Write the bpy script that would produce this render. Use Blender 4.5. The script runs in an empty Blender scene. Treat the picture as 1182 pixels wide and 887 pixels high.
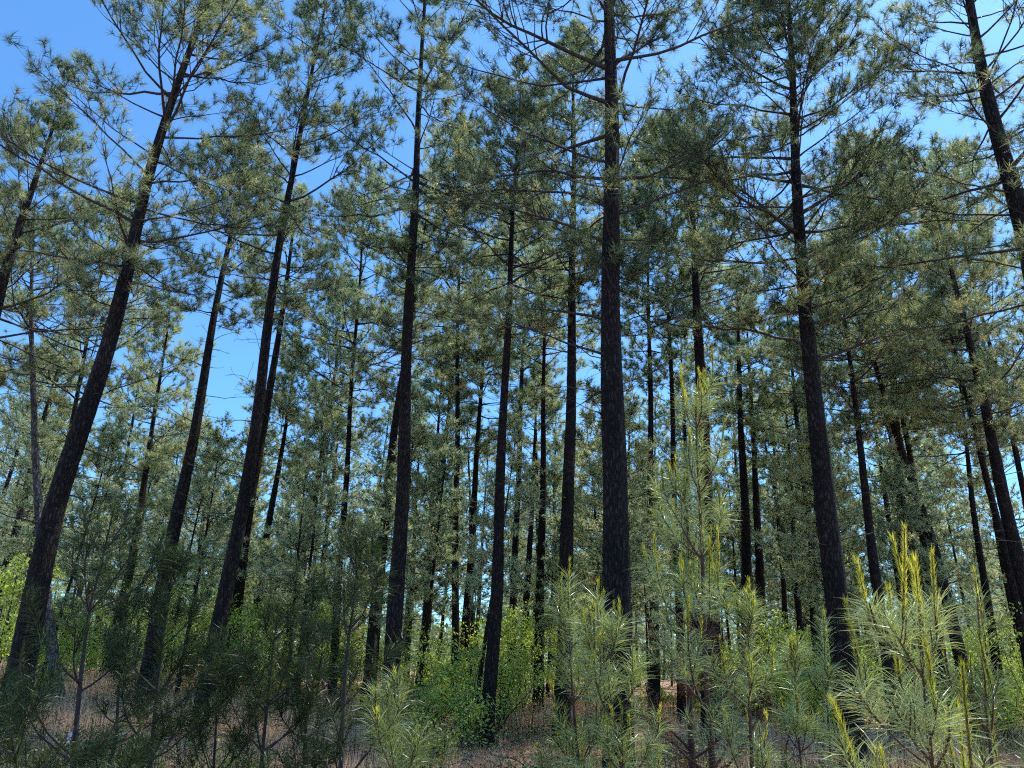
import bpy, math, random
import numpy as np
from mathutils import Matrix, Vector

SEED = 7
rng = np.random.default_rng(SEED)
random.seed(SEED)
sc = bpy.context.scene
COL = sc.collection
PI = math.pi

# ------------------------------------------------------------------ camera
W0, H0, F = 1182.0, 887.0, 888.0          # photograph size and focal length in its pixels
PITCH, ROLL = math.radians(20.5), math.radians(1.8)
CAMZ = 1.6
Rc = (Matrix.Rotation(PI/2 + PITCH, 3, 'X') @ Matrix.Rotation(ROLL, 3, 'Z'))
camd = bpy.data.cameras.new('camera')
cam = bpy.data.objects.new('camera', camd)
COL.objects.link(cam)
cam.matrix_world = Matrix.Translation((0, 0, CAMZ)) @ Rc.to_4x4()
camd.sensor_fit = 'HORIZONTAL'
camd.sensor_width = 36.0
camd.lens = 36.0 * F / W0
camd.clip_start = 0.05
camd.clip_end = 2000
sc.camera = cam
Rn = np.array(Rc)

def at(px, py, Y):
    """real point on the plane y=Y whose picture position is (px,py)"""
    d = Rn @ np.array([(px - W0/2)/F, -(py - H0/2)/F, -1.0])
    return np.array([0, 0, CAMZ]) + d * (Y / d[1])

def proj(p):
    v = Rn.T @ (np.asarray(p, float) - np.array([0, 0, CAMZ]))
    return W0/2 + F*v[0]/-v[2], H0/2 - F*v[1]/-v[2]

def gz(x, y):
    """height of the ground"""
    x = np.asarray(x, float); y = np.asarray(y, float)
    r = np.clip((np.hypot(x, y) - 2) / 10, 0, 1)
    rise = 1.1*np.clip((y-12)/34, 0, 1)**1.3 + 0.5*np.clip((-x-3)/10, 0, 1)*np.clip((y-14)/10, 0, 1)
    return rise + r*(0.10*np.sin(x*0.21+1.3)*np.cos(y*0.17+0.4) + 0.05*np.sin(x*0.63+y*0.5) + 0.035*np.sin(x*1.7-y*1.1)*np.sin(y*1.3))

# ------------------------------------------------------------------ mesh building
class Geo:
    def __init__(s): s.v=[]; s.f=[]; s.m=[]; s.t=[]; s.sm=[]; s.n=0
    def add(s, v, f, mat=0, tint=0.5, smooth=False):
        v = np.asarray(v, np.float32).reshape(-1, 3); f = np.asarray(f, np.int32)
        if len(f) == 0: return
        s.v.append(v); s.f.append(f + s.n); s.n += len(v)
        s.m.append(np.full(len(f), mat, np.int32))
        s.t.append(np.broadcast_to(np.asarray(tint, np.float32), (len(f),)).copy())
        s.sm.append(np.full(len(f), smooth, bool))
    def mesh(s, name, mats):
        me = bpy.data.meshes.new(name)
        if not s.v: return me
        v = np.concatenate(s.v)
        loops = np.concatenate([f.ravel() for f in s.f])
        counts = np.concatenate([np.full(len(f), f.shape[1], np.int32) for f in s.f])
        starts = np.concatenate([[0], np.cumsum(counts)[:-1]]).astype(np.int32)
        me.vertices.add(len(v)); me.vertices.foreach_set('co', v.ravel())
        me.loops.add(len(loops)); me.loops.foreach_set('vertex_index', loops.astype(np.int32))
        me.polygons.add(len(counts)); me.polygons.foreach_set('loop_start', starts)
        for m in mats: me.materials.append(m)
        me.polygons.foreach_set('material_index', np.concatenate(s.m))
        me.polygons.foreach_set('use_smooth', np.concatenate(s.sm))
        a = me.attributes.new('tint', 'FLOAT', 'FACE')
        a.data.foreach_set('value', np.concatenate(s.t))
        me.update(calc_edges=True)
        return me
    def build(s, name, mats, parent=None):
        if not isinstance(mats, (list, tuple)): mats = [mats]
        o = bpy.data.objects.new(name, s.mesh(name, mats))
        COL.objects.link(o)
        if parent is not None: o.parent = parent
        return o

def norm(a):
    a = np.asarray(a, float)
    return a / np.maximum(np.linalg.norm(a, axis=-1, keepdims=True), 1e-9)

def tubes(geo, pts, rad, sides=5, mat=0, tint=0.5, smooth=True, cap=False):
    """batch of tubes: pts (B,P,3), rad (B,P)"""
    pts = np.asarray(pts, float); rad = np.asarray(rad, float)
    if pts.ndim == 2: pts = pts[None]; rad = rad[None]
    B, P, _ = pts.shape
    tan = norm(np.gradient(pts, axis=1))
    main = norm(pts[:, -1] - pts[:, 0])
    ref = np.where(np.abs(main[:, 2:3]) > 0.8, np.array([[1., 0.13, 0]]), np.array([[0, 0.1, 1.]]))[:, None, :]
    u = norm(np.cross(tan, ref)); w = np.cross(tan, u)
    ang = np.arange(sides) * 2*PI/sides
    ring = u[:, :, None, :]*np.cos(ang)[None, None, :, None] + w[:, :, None, :]*np.sin(ang)[None, None, :, None]
    v = pts[:, :, None, :] + ring*rad[:, :, None, None]
    idx = np.arange(B*P*sides).reshape(B, P, sides)
    a = idx[:, :-1, :]; b = np.roll(idx, -1, 2)[:, :-1, :]; c = np.roll(idx, -1, 2)[:, 1:, :]; d = idx[:, 1:, :]
    f = np.stack([a, b, c, d], -1).reshape(-1, 4)
    geo.add(v, f, mat, tint, smooth)
    if cap:
        geo.add(v[:, -1].reshape(-1, 3), np.arange(B*sides).reshape(B, sides), mat, tint, False)

def needles(geo, org, dr, L, w, mat=0, tint=0.5, droop=0.0, seg=1):
    """needle blades: org,dr (N,3); L,w scalars or (N,)"""
    N = len(org)
    if N == 0: return
    L = np.broadcast_to(L, (N,))[:, None]; w = np.broadcast_to(w, (N,))[:, None]
    side = norm(np.cross(dr, rng.normal(size=(N, 3)))) * w/2
    dz = np.array([[0, 0, -1.0]])
    if seg == 1:
        tip = org + dr*L + dz*droop*L
        v = np.stack([org-side, org+side, tip], 1)
        geo.add(v, np.arange(3*N).reshape(N, 3), mat, tint)
    else:
        mid = org + dr*L*0.5 + dz*droop*L*0.22
        tip = org + dr*L*0.97 + dz*droop*L
        v = np.stack([org-side*.8, org+side*.8, mid+side, mid-side, tip], 1).reshape(-1, 3)
        i = np.arange(N)[:, None]*5
        tt = np.broadcast_to(tint, (N,))
        k0 = geo.n
        geo.add(v, i+np.array([[0, 1, 2, 3]]), mat, tt)
        # the tip triangles share the vertices just added
        geo.f.append((i+np.array([[3, 2, 4]])+k0).astype(np.int32)); geo.m.append(np.full(N, mat, np.int32))
        geo.t.append(tt.astype(np.float32).copy()); geo.sm.append(np.zeros(N, bool))

def cone_dirs(axis, n, amin, amax):
    """n random directions about each axis (B,3)->(B*n,3), angle between amin and amax"""
    axis = norm(axis); B = len(axis)
    ref = rng.normal(size=(B, 3)); u = norm(np.cross(axis, ref)); w = np.cross(axis, u)
    ph = rng.uniform(0, 2*PI, (B, n)); th = rng.uniform(amin, amax, (B, n))
    d = (axis[:, None]*np.cos(th)[..., None] + u[:, None]*(np.sin(th)*np.cos(ph))[..., None] + w[:, None]*(np.sin(th)*np.sin(ph))[..., None])
    return d.reshape(-1, 3)

# ------------------------------------------------------------------ materials
def newmat(name):
    m = bpy.data.materials.new(name); m.use_nodes = True
    nt = m.node_tree; nt.nodes.clear()
    out = nt.nodes.new('ShaderNodeOutputMaterial')
    return m, nt, out

def N(nt, t, **kw):
    n = nt.nodes.new(t)
    for k, v in kw.items(): setattr(n, k, v)
    return n

def ramp(nt, stops):
    r = N(nt, 'ShaderNodeValToRGB')
    e = r.color_ramp.elements
    while len(e) > 1: e.remove(e[-1])
    e[0].position, e[0].color = stops[0][0], (*stops[0][1], 1)
    for p, c in stops[1:]:
        x = e.new(p); x.color = (*c, 1)
    return r

def leafmat(name, stops, trans=0.4, rough=0.45, spec=0.5, tcol=(1.3, 1.35, 0.6), objvar=0.0):
    m, nt, out = newmat(name)
    at_ = N(nt, 'ShaderNodeAttribute', attribute_name='tint')
    r = ramp(nt, stops)
    if objvar:
        oi = N(nt, 'ShaderNodeObjectInfo')
        mp = N(nt, 'ShaderNodeMapRange'); mp.inputs[3].default_value = -objvar; mp.inputs[4].default_value = objvar
        ad = N(nt, 'ShaderNodeMath', operation='ADD')
        nt.links.new(oi.outputs['Random'], mp.inputs[0]); nt.links.new(mp.outputs[0], ad.inputs[0]); nt.links.new(at_.outputs['Fac'], ad.inputs[1])
        nt.links.new(ad.outputs[0], r.inputs[0])
    else:
        nt.links.new(at_.outputs['Fac'], r.inputs[0])
    p = N(nt, 'ShaderNodeBsdfPrincipled'); p.inputs['Roughness'].default_value = rough
    p.inputs['Specular IOR Level'].default_value = spec
    nt.links.new(r.outputs[0], p.inputs['Base Color'])
    t = N(nt, 'ShaderNodeBsdfTranslucent')
    mul = N(nt, 'ShaderNodeMix', data_type='RGBA', blend_type='MULTIPLY'); mul.inputs[0].default_value = 1
    nt.links.new(r.outputs[0], mul.inputs[6]); mul.inputs[7].default_value = (*tcol, 1)
    nt.links.new(mul.outputs[2], t.inputs[0])
    mx = N(nt, 'ShaderNodeMixShader'); mx.inputs[0].default_value = trans
    nt.links.new(p.outputs[0], mx.inputs[1]); nt.links.new(t.outputs[0], mx.inputs[2])
    nt.links.new(mx.outputs[0], out.inputs[0])
    return m

def barkmat(name, dark, mid, light, scale=(16, 16, 5), bump=0.9, dist=0.03):
    m, nt, out = newmat(name)
    tc = N(nt, 'ShaderNodeTexCoord'); mp = N(nt, 'ShaderNodeMapping'); mp.inputs['Scale'].default_value = scale
    nt.links.new(tc.outputs['Object'], mp.inputs[0])
    nz = N(nt, 'ShaderNodeTexNoise'); nz.inputs['Scale'].default_value = 2.0; nz.inputs['Detail'].default_value = 3
    nt.links.new(mp.outputs[0], nz.inputs[0])
    va = N(nt, 'ShaderNodeVectorMath', operation='MULTIPLY_ADD'); va.inputs[1].default_value = (1.1, 1.1, 1.1)
    nt.links.new(nz.outputs[1], va.inputs[0]); nt.links.new(mp.outputs[0], va.inputs[2])
    vo = N(nt, 'ShaderNodeTexVoronoi', feature='DISTANCE_TO_EDGE'); vo.inputs['Scale'].default_value = 1.0
    nt.links.new(va.outputs[0], vo.inputs[0])
    n2 = N(nt, 'ShaderNodeTexNoise'); n2.inputs['Scale'].default_value = 30; n2.inputs['Detail'].default_value = 5
    nt.links.new(tc.outputs['Object'], n2.inputs[0])
    n3 = N(nt, 'ShaderNodeTexNoise'); n3.inputs['Scale'].default_value = 1.3; n3.inputs['Detail'].default_value = 3
    nt.links.new(tc.outputs['Object'], n3.inputs[0])
    cr = ramp(nt, [(0.0, dark), (0.10, dark), (0.22, mid), (0.55, light)])
    mul = N(nt, 'ShaderNodeMath', operation='MULTIPLY_ADD'); mul.inputs[1].default_value = 0.5; 
    nt.links.new(n2.outputs[0], mul.inputs[0])
    sub = N(nt, 'ShaderNodeMath', operation='SUBTRACT'); sub.inputs[1].default_value = 0.25
    nt.links.new(vo.outputs[0], sub.inputs[0]); nt.links.new(sub.outputs[0], mul.inputs[2])
    nt.links.new(mul.outputs[0], cr.inputs[0])
    mr = N(nt, 'ShaderNodeMapRange'); mr.inputs[1].default_value = .3; mr.inputs[2].default_value = .7; mr.inputs[3].default_value = 0.6; mr.inputs[4].default_value = 1.35
    nt.links.new(n3.outputs[0], mr.inputs[0])
    mm = N(nt, 'ShaderNodeMix', data_type='RGBA', blend_type='MULTIPLY'); mm.inputs[0].default_value = 1
    nt.links.new(cr.outputs[0], mm.inputs[6]); nt.links.new(mr.outputs[0], mm.inputs[7])
    p = N(nt, 'ShaderNodeBsdfPrincipled'); p.inputs['Roughness'].default_value = 0.85; p.inputs['Specular IOR Level'].default_value = 0.25
    nt.links.new(mm.outputs[2], p.inputs['Base Color'])
    b = N(nt, 'ShaderNodeBump'); b.inputs['Strength'].default_value = bump; b.inputs['Distance'].default_value = dist
    nt.links.new(mul.outputs[0], b.inputs['Height']); nt.links.new(b.outputs[0], p.inputs['Normal'])
    nt.links.new(p.outputs[0], out.inputs[0])
    return m

def plainmat(name, c, rough=0.8):
    m, nt, out = newmat(name)
    n = N(nt, 'ShaderNodeTexNoise'); n.inputs['Scale'].default_value = 25
    tc = N(nt, 'ShaderNodeTexCoord'); nt.links.new(tc.outputs['Object'], n.inputs[0])
    r = ramp(nt, [(0.3, tuple(x*0.6 for x in c)), (0.7, tuple(min(1, x*1.35) for x in c))])
    nt.links.new(n.outputs[0], r.inputs[0])
    p = N(nt, 'ShaderNodeBsdfPrincipled'); p.inputs['Roughness'].default_value = rough
    nt.links.new(r.outputs[0], p.inputs['Base Color']); nt.links.new(p.outputs[0], out.inputs[0])
    return m

M_BARK = barkmat('pine_bark', (0.008, 0.005, 0.005), (0.032, 0.022, 0.018), (0.085, 0.056, 0.045), scale=(24, 24, 5.5), bump=1.0, dist=.045)
M_BARKSUN = barkmat('sun_painted_bark', (0.05, 0.045, 0.04), (0.16, 0.14, 0.13), (0.30, 0.27, 0.25))  # lighter copy of the pine bark, sunlight on the trunk put into the colour
M_LIMB = plainmat('limb_bark', (0.036, 0.026, 0.024))
M_DEADLIMB = plainmat('dead_limb', (0.10, 0.08, 0.07))
M_NEEDLE = leafmat('pine_needles', [(0, (0.025, 0.04, 0.024)), (0.3, (0.075, 0.112, 0.058)), (0.65, (0.23, 0.28, 0.148)), (0.93, (0.50, 0.51, 0.31)), (1, (0.46, 0.38, 0.21))], trans=0.5, rough=0.42, spec=0.6, tcol=(1.6, 1.6, 1.05), objvar=0.12)
M_FARNEEDLE = leafmat('far_pine_needles', [(0, (0.07, 0.09, 0.055)), (0.3, (0.205, 0.268, 0.158)), (0.65, (0.375, 0.44, 0.268)), (0.93, (0.60, 0.62, 0.40)), (1, (0.52, 0.46, 0.28))], trans=0.5, rough=0.45, spec=0.5, tcol=(1.55, 1.55, 1.15), objvar=0.15)  # paler needle copy: haze and missing sunlight put into the colour
M_YNEEDLE = leafmat('young_needles', [(0, (0.05, 0.075, 0.035)), (0.5, (0.24, 0.31, 0.12)), (1, (0.68, 0.70, 0.38))], trans=0.35, rough=0.33, spec=0.9)
M_SNEEDLE = leafmat('shaded_needles', [(0, (0.010, 0.022, 0.010)), (0.5, (0.034, 0.058, 0.020)), (1, (0.11, 0.15, 0.04))], trans=0.3, rough=0.4, spec=0.4)  # darkened young needles: shade over the left saplings put into the colour
M_CANDLE = leafmat('new_shoots', [(0, (0.18, 0.22, 0.04)), (0.5, (0.60, 0.58, 0.06)), (1, (0.85, 0.78, 0.16))], trans=0.5, rough=0.5, tcol=(1.5, 1.5, 0.6))
M_SCANDLE = leafmat('shaded_shoots', [(0, (0.05, 0.10, 0.02)), (1, (0.13, 0.18, 0.03))], trans=0.5, rough=0.5)  # shoots of the same saplings, shade painted into their colour
M_RUST = leafmat('dead_needles', [(0, (0.09, 0.03, 0.015)), (0.5, (0.20, 0.07, 0.03)), (1, (0.30, 0.14, 0.07))], trans=0.35, rough=0.7, tcol=(1.2, 1, 0.8))
M_YBARK = plainmat('young_stem', (0.085, 0.035, 0.024))
M_LEAF = leafmat('broad_leaves', [(0, (0.14, 0.23, 0.06)), (0.5, (0.38, 0.50, 0.13)), (1, (0.60, 0.68, 0.28))], trans=0.55, rough=0.45, tcol=(1.35, 1.35, 0.5), objvar=0.15)
M_STRAW = leafmat('dry_grass', [(0, (0.26, 0.13, 0.07)), (0.5, (0.70, 0.43, 0.26)), (1, (0.90, 0.68, 0.46))], trans=0.35, rough=0.6, tcol=(1.1, 1, 0.9))
M_LITTER = leafmat('pine_straw', [(0, (0.14, 0.07, 0.045)), (0.5, (0.42, 0.24, 0.16)), (1, (0.80, 0.58, 0.42))], trans=0.2, rough=0.6, tcol=(1.1, 1, .9))
M_WEED = leafmat('weeds', [(0, (0.08, 0.13, 0.04)), (0.5, (0.22, 0.28, 0.08)), (1, (0.42, 0.44, 0.17))], trans=0.45, rough=0.5)
M_PINK = leafmat('pink_brown_leaves', [(0, (0.15, 0.07, 0.05)), (0.5, (0.30, 0.17, 0.12)), (1, (0.42, 0.30, 0.20))], trans=0.4, rough=0.7, tcol=(1.1, 1, 0.9))

def groundmat():
    m, nt, out = newmat('pine_straw_ground')
    tc = N(nt, 'ShaderNodeTexCoord')
    n1 = N(nt, 'ShaderNodeTexNoise'); n1.inputs['Scale'].default_value = 0.35; n1.inputs['Detail'].default_value = 5
    n2 = N(nt, 'ShaderNodeTexNoise'); n2.inputs['Scale'].default_value = 22; n2.inputs['Detail'].default_value = 6
    for n in (n1, n2): nt.links.new(tc.outputs['Object'], n.inputs[0])
    r1 = ramp(nt, [(0.35, (0.38, 0.20, 0.12)), (0.5, (0.58, 0.35, 0.23)), (0.62, (0.32, 0.23, 0.12))])
    r2 = ramp(nt, [(0.3, (0.45, 0.42, 0.4)), (0.65, (1.25, 1.2, 1.15))])
    nt.links.new(n1.outputs[0], r1.inputs[0]); nt.links.new(n2.outputs[0], r2.inputs[0])
    mm = N(nt, 'ShaderNodeMix', data_type='RGBA', blend_type='MULTIPLY'); mm.inputs[0].default_value = 1
    nt.links.new(r1.outputs[0], mm.inputs[6]); nt.links.new(r2.outputs[0], mm.inputs[7])
    p = N(nt, 'ShaderNodeBsdfPrincipled'); p.inputs['Roughness'].default_value = 0.95
    nt.links.new(mm.outputs[2], p.inputs['Base Color'])
    b = N(nt, 'ShaderNodeBump'); b.inputs['Strength'].default_value = 0.7; b.inputs['Distance'].default_value = 0.05
    nt.links.new(n2.outputs[0], b.inputs['Height']); nt.links.new(b.outputs[0], p.inputs['Normal'])
    nt.links.new(p.outputs[0], out.inputs[0])
    return m

# ------------------------------------------------------------------ tags
def tag(o, label=None, cat=None, group=None, kind=None):
    if label: o['label'] = label
    if cat: o['category'] = cat
    if group: o['group'] = group
    if kind: o['kind'] = kind
    return o

def thing(name, loc, label=None, cat=None, group=None):
    o = bpy.data.objects.new(name, None); COL.objects.link(o)
    o.location = loc; o.empty_display_size = 0.3
    return tag(o, label, cat, group)

def copy_thing(src, loc, rz, scale):
    c = src.copy(); COL.objects.link(c); c.location = loc; c.rotation_euler = (0, 0, rz); c.scale = scale
    for ch in [k for k in bpy.data.objects if k.parent == src]:
        d = ch.copy(); COL.objects.link(d); d.parent = c
    return c

# ------------------------------------------------------------------ ground
def build_ground():
    g = Geo()
    q = np.concatenate([-np.geomspace(600, 1, 70), np.linspace(-0.9, 0.9, 5), np.geomspace(1, 600, 70)])
    X, Y = np.meshgrid(q, q, indexing='ij')
    Z = gz(X, Y)
    n = len(q); idx = np.arange(n*n).reshape(n, n)
    f = np.stack([idx[:-1, :-1], idx[1:, :-1], idx[1:, 1:], idx[:-1, 1:]], -1).reshape(-1, 4)
    g.add(np.stack([X, Y, Z], -1), f, 0, 0.5, True)
    tag(g.build('ground', groundmat()), kind='structure')
build_ground()

# ------------------------------------------------------------------ mature pines
def trunk_curve(pix, Y, H, lean_y=0.0):
    """axis points of a trunk (world) through picture positions, carried down to the ground and up to height H"""
    P = np.array([at(px, py, Y) for px, py in pix])
    P = P[np.argsort(P[:, 2])]
    d0 = (P[1]-P[0])/(P[1, 2]-P[0, 2])
    zg = float(gz(P[0, 0], Y)) - 0.05
    base = P[0] - d0*(P[0, 2]-zg) if P[0, 2] > zg + .1 else P[0]
    if P[0, 2] > 5: base[0] = P[0, 0] - d0[0]*(P[0, 2]-zg)*0.9
    d1 = (P[-1]-P[-2])/(P[-1, 2]-P[-2, 2])
    pts = [base] + [p for p in P if p[2] > base[2]+0.3]
    if H > pts[-1][2] + 0.3: pts.append(pts[-1] + d1*(H-pts[-1][2]))
    pts = np.array(pts)
    zz = np.linspace(pts[0, 2], H, 46)
    # smooth interpolation
    x = np.interp(zz, pts[:, 2], pts[:, 0])
    k = np.hanning(9); k /= k.sum()
    xs = np.convolve(np.pad(x, 4, mode='reflect', reflect_type='odd'), k, 'valid')
    x = xs + 0.02*np.sin(zz*0.9 + Y) * np.clip(zz/4, 0, 1)
    y = Y + 0.05*np.sin(zz*0.7 + Y*3) + lean_y*(zz-zz[0])
    return np.stack([x, y, zz], 1)

def trunk_mesh(geo, axis, r0, H, sides=22, top=0.12, rough=1.0, tint=.5):
    n = len(axis)
    # resample denser
    z = axis[:, 2]; m = 110 if sides > 14 else n
    zz = z[0] + (H - z[0])*np.linspace(0, 1, m)**1.15
    ax = np.stack([np.interp(zz, z, axis[:, 0]), np.interp(zz, z, axis[:, 1]), zz], 1)
    s = (zz - zz[0])/(H - zz[0])
    R = r0*(1 - (1-top)*s**0.95) * (1 + 0.30*np.exp(-(zz-zz[0])/0.28))
    ang = np.arange(sides)*2*PI/sides
    A, Zg = np.meshgrid(ang, zz)
    ph = rng.uniform(0, 6.28, 6)
    disp = 1 + rough*(0.022*np.sin(3*A+ph[0]+Zg*.4) + 0.018*np.sin(5*A+ph[1]-Zg*1.3) + 0.02*np.sin(Zg*2.1+ph[2]) + 0.028*np.sin(8*A+Zg*5.1+ph[3])*np.sin(Zg*7.3+2*A+ph[4])
                       + rng.normal(0, 0.016, A.shape))
    disp += 0.12*np.exp(-(Zg-zz[0])/0.25)*np.sin(4*A+ph[5])
    RR = R[:, None]*disp
    v = np.stack([ax[:, 0:1]+RR*np.cos(A), ax[:, 1:2]+RR*np.sin(A), Zg], -1)
    idx = np.arange(m*sides).reshape(m, sides)
    f = np.stack([idx[:-1], np.roll(idx, -1, 1)[:-1], np.roll(idx, -1, 1)[1:], idx[1:]], -1).reshape(-1, 4)
    geo.add(v, f, 0, tint, True)
    return lambda h: np.interp(h, zz, R)

def limb_path(start, az, L, e0, e1, n=9, wob=0.10, t=None):
    e = np.linspace(e0, e1, n-1) + rng.normal(0, wob, n-1)
    a = az + np.cumsum(rng.normal(0, wob*0.8, n-1))
    st = L/(n-1)
    d = np.stack([np.cos(e)*np.cos(a), np.cos(e)*np.sin(a), np.sin(e)], 1)*st
    return np.concatenate([start[None], start + np.cumsum(d, 0)])

def pine_limb(wood, crown, start, az, L, e0, e1, r, nw, dens=1.0, nper=22, nl=0.21, tuftmat=0, twigmat=1, live=True, tb=0.5, sides=6):
    """one limb: its wood into `wood`, needles and fine twigs into `crown`"""
    P = limb_path(start, az, L, e0, e1)
    n = len(P)
    rr = r*np.linspace(1, 0.22, n)**0.9
    rr[0] *= 1.3
    tubes(wood, P, rr, sides, 0)
    ns = max(3, int((4.6 + 4.4*L)*dens)) if live else rng.integers(1, 5)
    t = np.sort(rng.uniform(0.36 if live else 0.3, 0.99, ns))
    if live: t[-1] = 1.0
    ii = t*(n-1); i0 = np.minimum(ii.astype(int), n-2); fr = (ii-i0)[:, None]
    S = P[i0]*(1-fr) + P[i0+1]*fr
    T = norm(P[i0+1]-P[i0])
    sgn = np.where(np.arange(ns) % 2 == 0, 1., -1.)[:, None]
    sidev = norm(np.cross(T, np.array([0, 0, 1.])))*sgn
    D = norm(T*rng.uniform(0.5, 1.1, (ns, 1)) + sidev*rng.uniform(0.4, 1.0, (ns, 1)) + np.array([[0, 0, 1.]])*rng.uniform(-0.05, 0.6, (ns, 1)))
    if live: D[-1] = T[-1]
    sl = (L*0.36*(1.12-t*0.75)*rng.uniform(0.6, 1.3, ns))[:, None] + (0.10 if live else 0.0)
    k = 5
    sub = np.zeros((ns, k, 3)); sub[:, 0] = S
    cur = D.copy()
    for j in range(1, k):
        cur = norm(cur + rng.normal(0, 0.16, (ns, 3)) + np.array([[0, 0, 0.09 if live else -.02]]))
        sub[:, j] = sub[:, j-1] + cur*sl/(k-1)
    rs = np.interp(t, np.linspace(0, 1, n), rr)[:, None]*0.5*np.linspace(1, 0.3, k)[None]
    rs = np.maximum(rs, 0.0035)
    tubes(wood if (live and L > 1.2) or not live else crown, sub, rs, 4, 0 if (live and L > 1.2) or not live else twigmat)
    if not live: return
    # twigs off the sub-branches
    nt_ = 4
    ft = rng.uniform(0.5, 1.0, (ns, nt_)); ft[:, -1] = 1
    jj = ft*(k-1); j0 = np.minimum(jj.astype(int), k-2); f2 = (jj-j0)[..., None]
    ar = np.arange(ns)[:, None]
    TS = (sub[ar, j0]*(1-f2) + sub[ar, j0+1]*f2).reshape(-1, 3)
    TT = norm(sub[ar, j0+1]-sub[ar, j0]).reshape(-1, 3)
    subt = np.repeat(rng.normal(0, .16, ns), nt_)
    keep = rng.uniform(size=len(TS)) < 0.55 + 0.4*np.tile(ft.mean(1)[:, None], (1, nt_)).ravel()
    TS, TT = TS[keep], TT[keep]; subt = subt[keep]
    D2 = norm(TT*0.8 + rng.normal(0, 0.55, TT.shape) + np.array([[0, 0, 0.35]]))
    l2 = rng.uniform(0.05, 0.24, (len(TS), 1))
    TE = TS + D2*l2
    tw = np.stack([TS, (TS+TE)/2 + rng.normal(0, 0.015, TS.shape), TE], 1)
    tubes(crown, tw, np.broadcast_to(np.array([[0.006, 0.005, 0.004]]), (len(TS), 3)), 3, twigmat)
    # tufts of needles at the twig ends
    axis = norm(D2 + np.array([[0, 0, 0.25]]))
    dirs = cone_dirs(axis, nper, 0.12, 1.45)
    orgs = np.repeat(TE, nper, 0) - np.repeat(axis, nper, 0)*rng.uniform(0, 0.12, (len(TE)*nper, 1))
    tint = np.clip(np.repeat(rng.normal(tb, 0.18, len(TE))+subt, nper) + rng.normal(0, 0.13, len(TE)*nper), 0, 1)  # tint spread widened to paint light and dark contrast between clumps
    needles(crown, orgs, dirs, nl*rng.uniform(0.6, 1.1, len(orgs)), nw, tuftmat, tint, droop=0.06)

def gen_pine(axis, r0, H, hb, Lmax, nw, dens=1.0, nper=25, separate=True, root=None, spacing=0.46, dead=10, hdead=None, bark=None,
             tb=0.5, sides=22, top=0.12, gaps=0.12, forced=(), far=False):
    """axis is in the thing's own coordinates (base at origin)"""
    bark = bark or M_BARK
    g = Geo(); R = trunk_mesh(g, axis, r0, H, sides, top)
    g.build('trunk', bark, root)
    ax = lambda h: np.array([np.interp(h, axis[:, 2], axis[:, 0]), np.interp(h, axis[:, 2], axis[:, 1]), h])
    crown = Geo(); shared = Geo()
    cnt = 0
    def limb(h, az, L, e0, e1, r, live=True, **kw):
        nonlocal cnt
        if separate and cnt < 96:
            w = Geo()
        else: w = None
        pine_limb(w if w is not None else crown_w, crown, ax(h), az, L, e0, e1, r, nw, dens, nper, live=live, tb=tb, sides=6 if w is not None else 4, **kw)
        if w is not None:
            w.build('branch', M_LIMB if live else (M_DEADLIMB if rng.uniform() < .25 else M_LIMB), root); cnt += 1
    crown_w = shared
    h = hb; az = rng.uniform(0, 6.28)
    while h < H - 0.25:
        u = (h-hb)/(H-hb)
        nl = rng.integers(3, 6)
        for k in range(nl):
            if rng.uniform() < gaps+.12: continue
            a = az + k*2*PI/nl + rng.normal(0, 0.25)
            prof = (0.25+0.75*min(1, u/0.22)) * ((1-u)**0.72*0.95 + 0.10)
            L = Lmax*prof*rng.uniform(0.55, 1.4)
            if L < 0.3: L = 0.3
            e0 = math.radians(-2 + 50*u**1.2) + rng.normal(0, 0.15); e1 = e0 + rng.uniform(-0.05, 0.5)
            limb(h + rng.uniform(-.12, .12), a, L, e0, e1, 0.006+0.0068*L*rng.uniform(.8, 1.2))
        az += 1.1; h += spacing*rng.uniform(0.7, 1.35)*(1-0.35*u)
    limb(H-0.2, az, 0.7, 1.35, 1.5, 0.015)
    hd = hdead if hdead is not None else max(1.5, hb*0.45)
    for k in range(int(dead*1.7)):
        hh = rng.uniform(hd, hb+0.15*(H-hb))
        limb(hh, rng.uniform(0, 6.28), rng.uniform(0.2, 1)**1.3*Lmax*0.8, rng.uniform(-.25, .4), rng.uniform(-.3, .5), rng.uniform(0.006, 0.014), live=False)
    for (hh, a, L, e0, e1, r) in forced:
        limb(hh, a, L, e0, e1, r)
    # merge wood that stays with the crown
    if shared.v:
        for v, f, t in zip(shared.v, shared.f, shared.t): pass
        off = crown.n
        crown.v += shared.v; crown.f += [f+off for f in shared.f]; crown.m += [np.full(len(f), 1, np.int32) for f in shared.f]
        crown.t += shared.t; crown.sm += shared.sm; crown.n += shared.n
    crown.build('crown', [M_NEEDLE if separate and not far else M_FARNEEDLE, M_LIMB], root)

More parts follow.
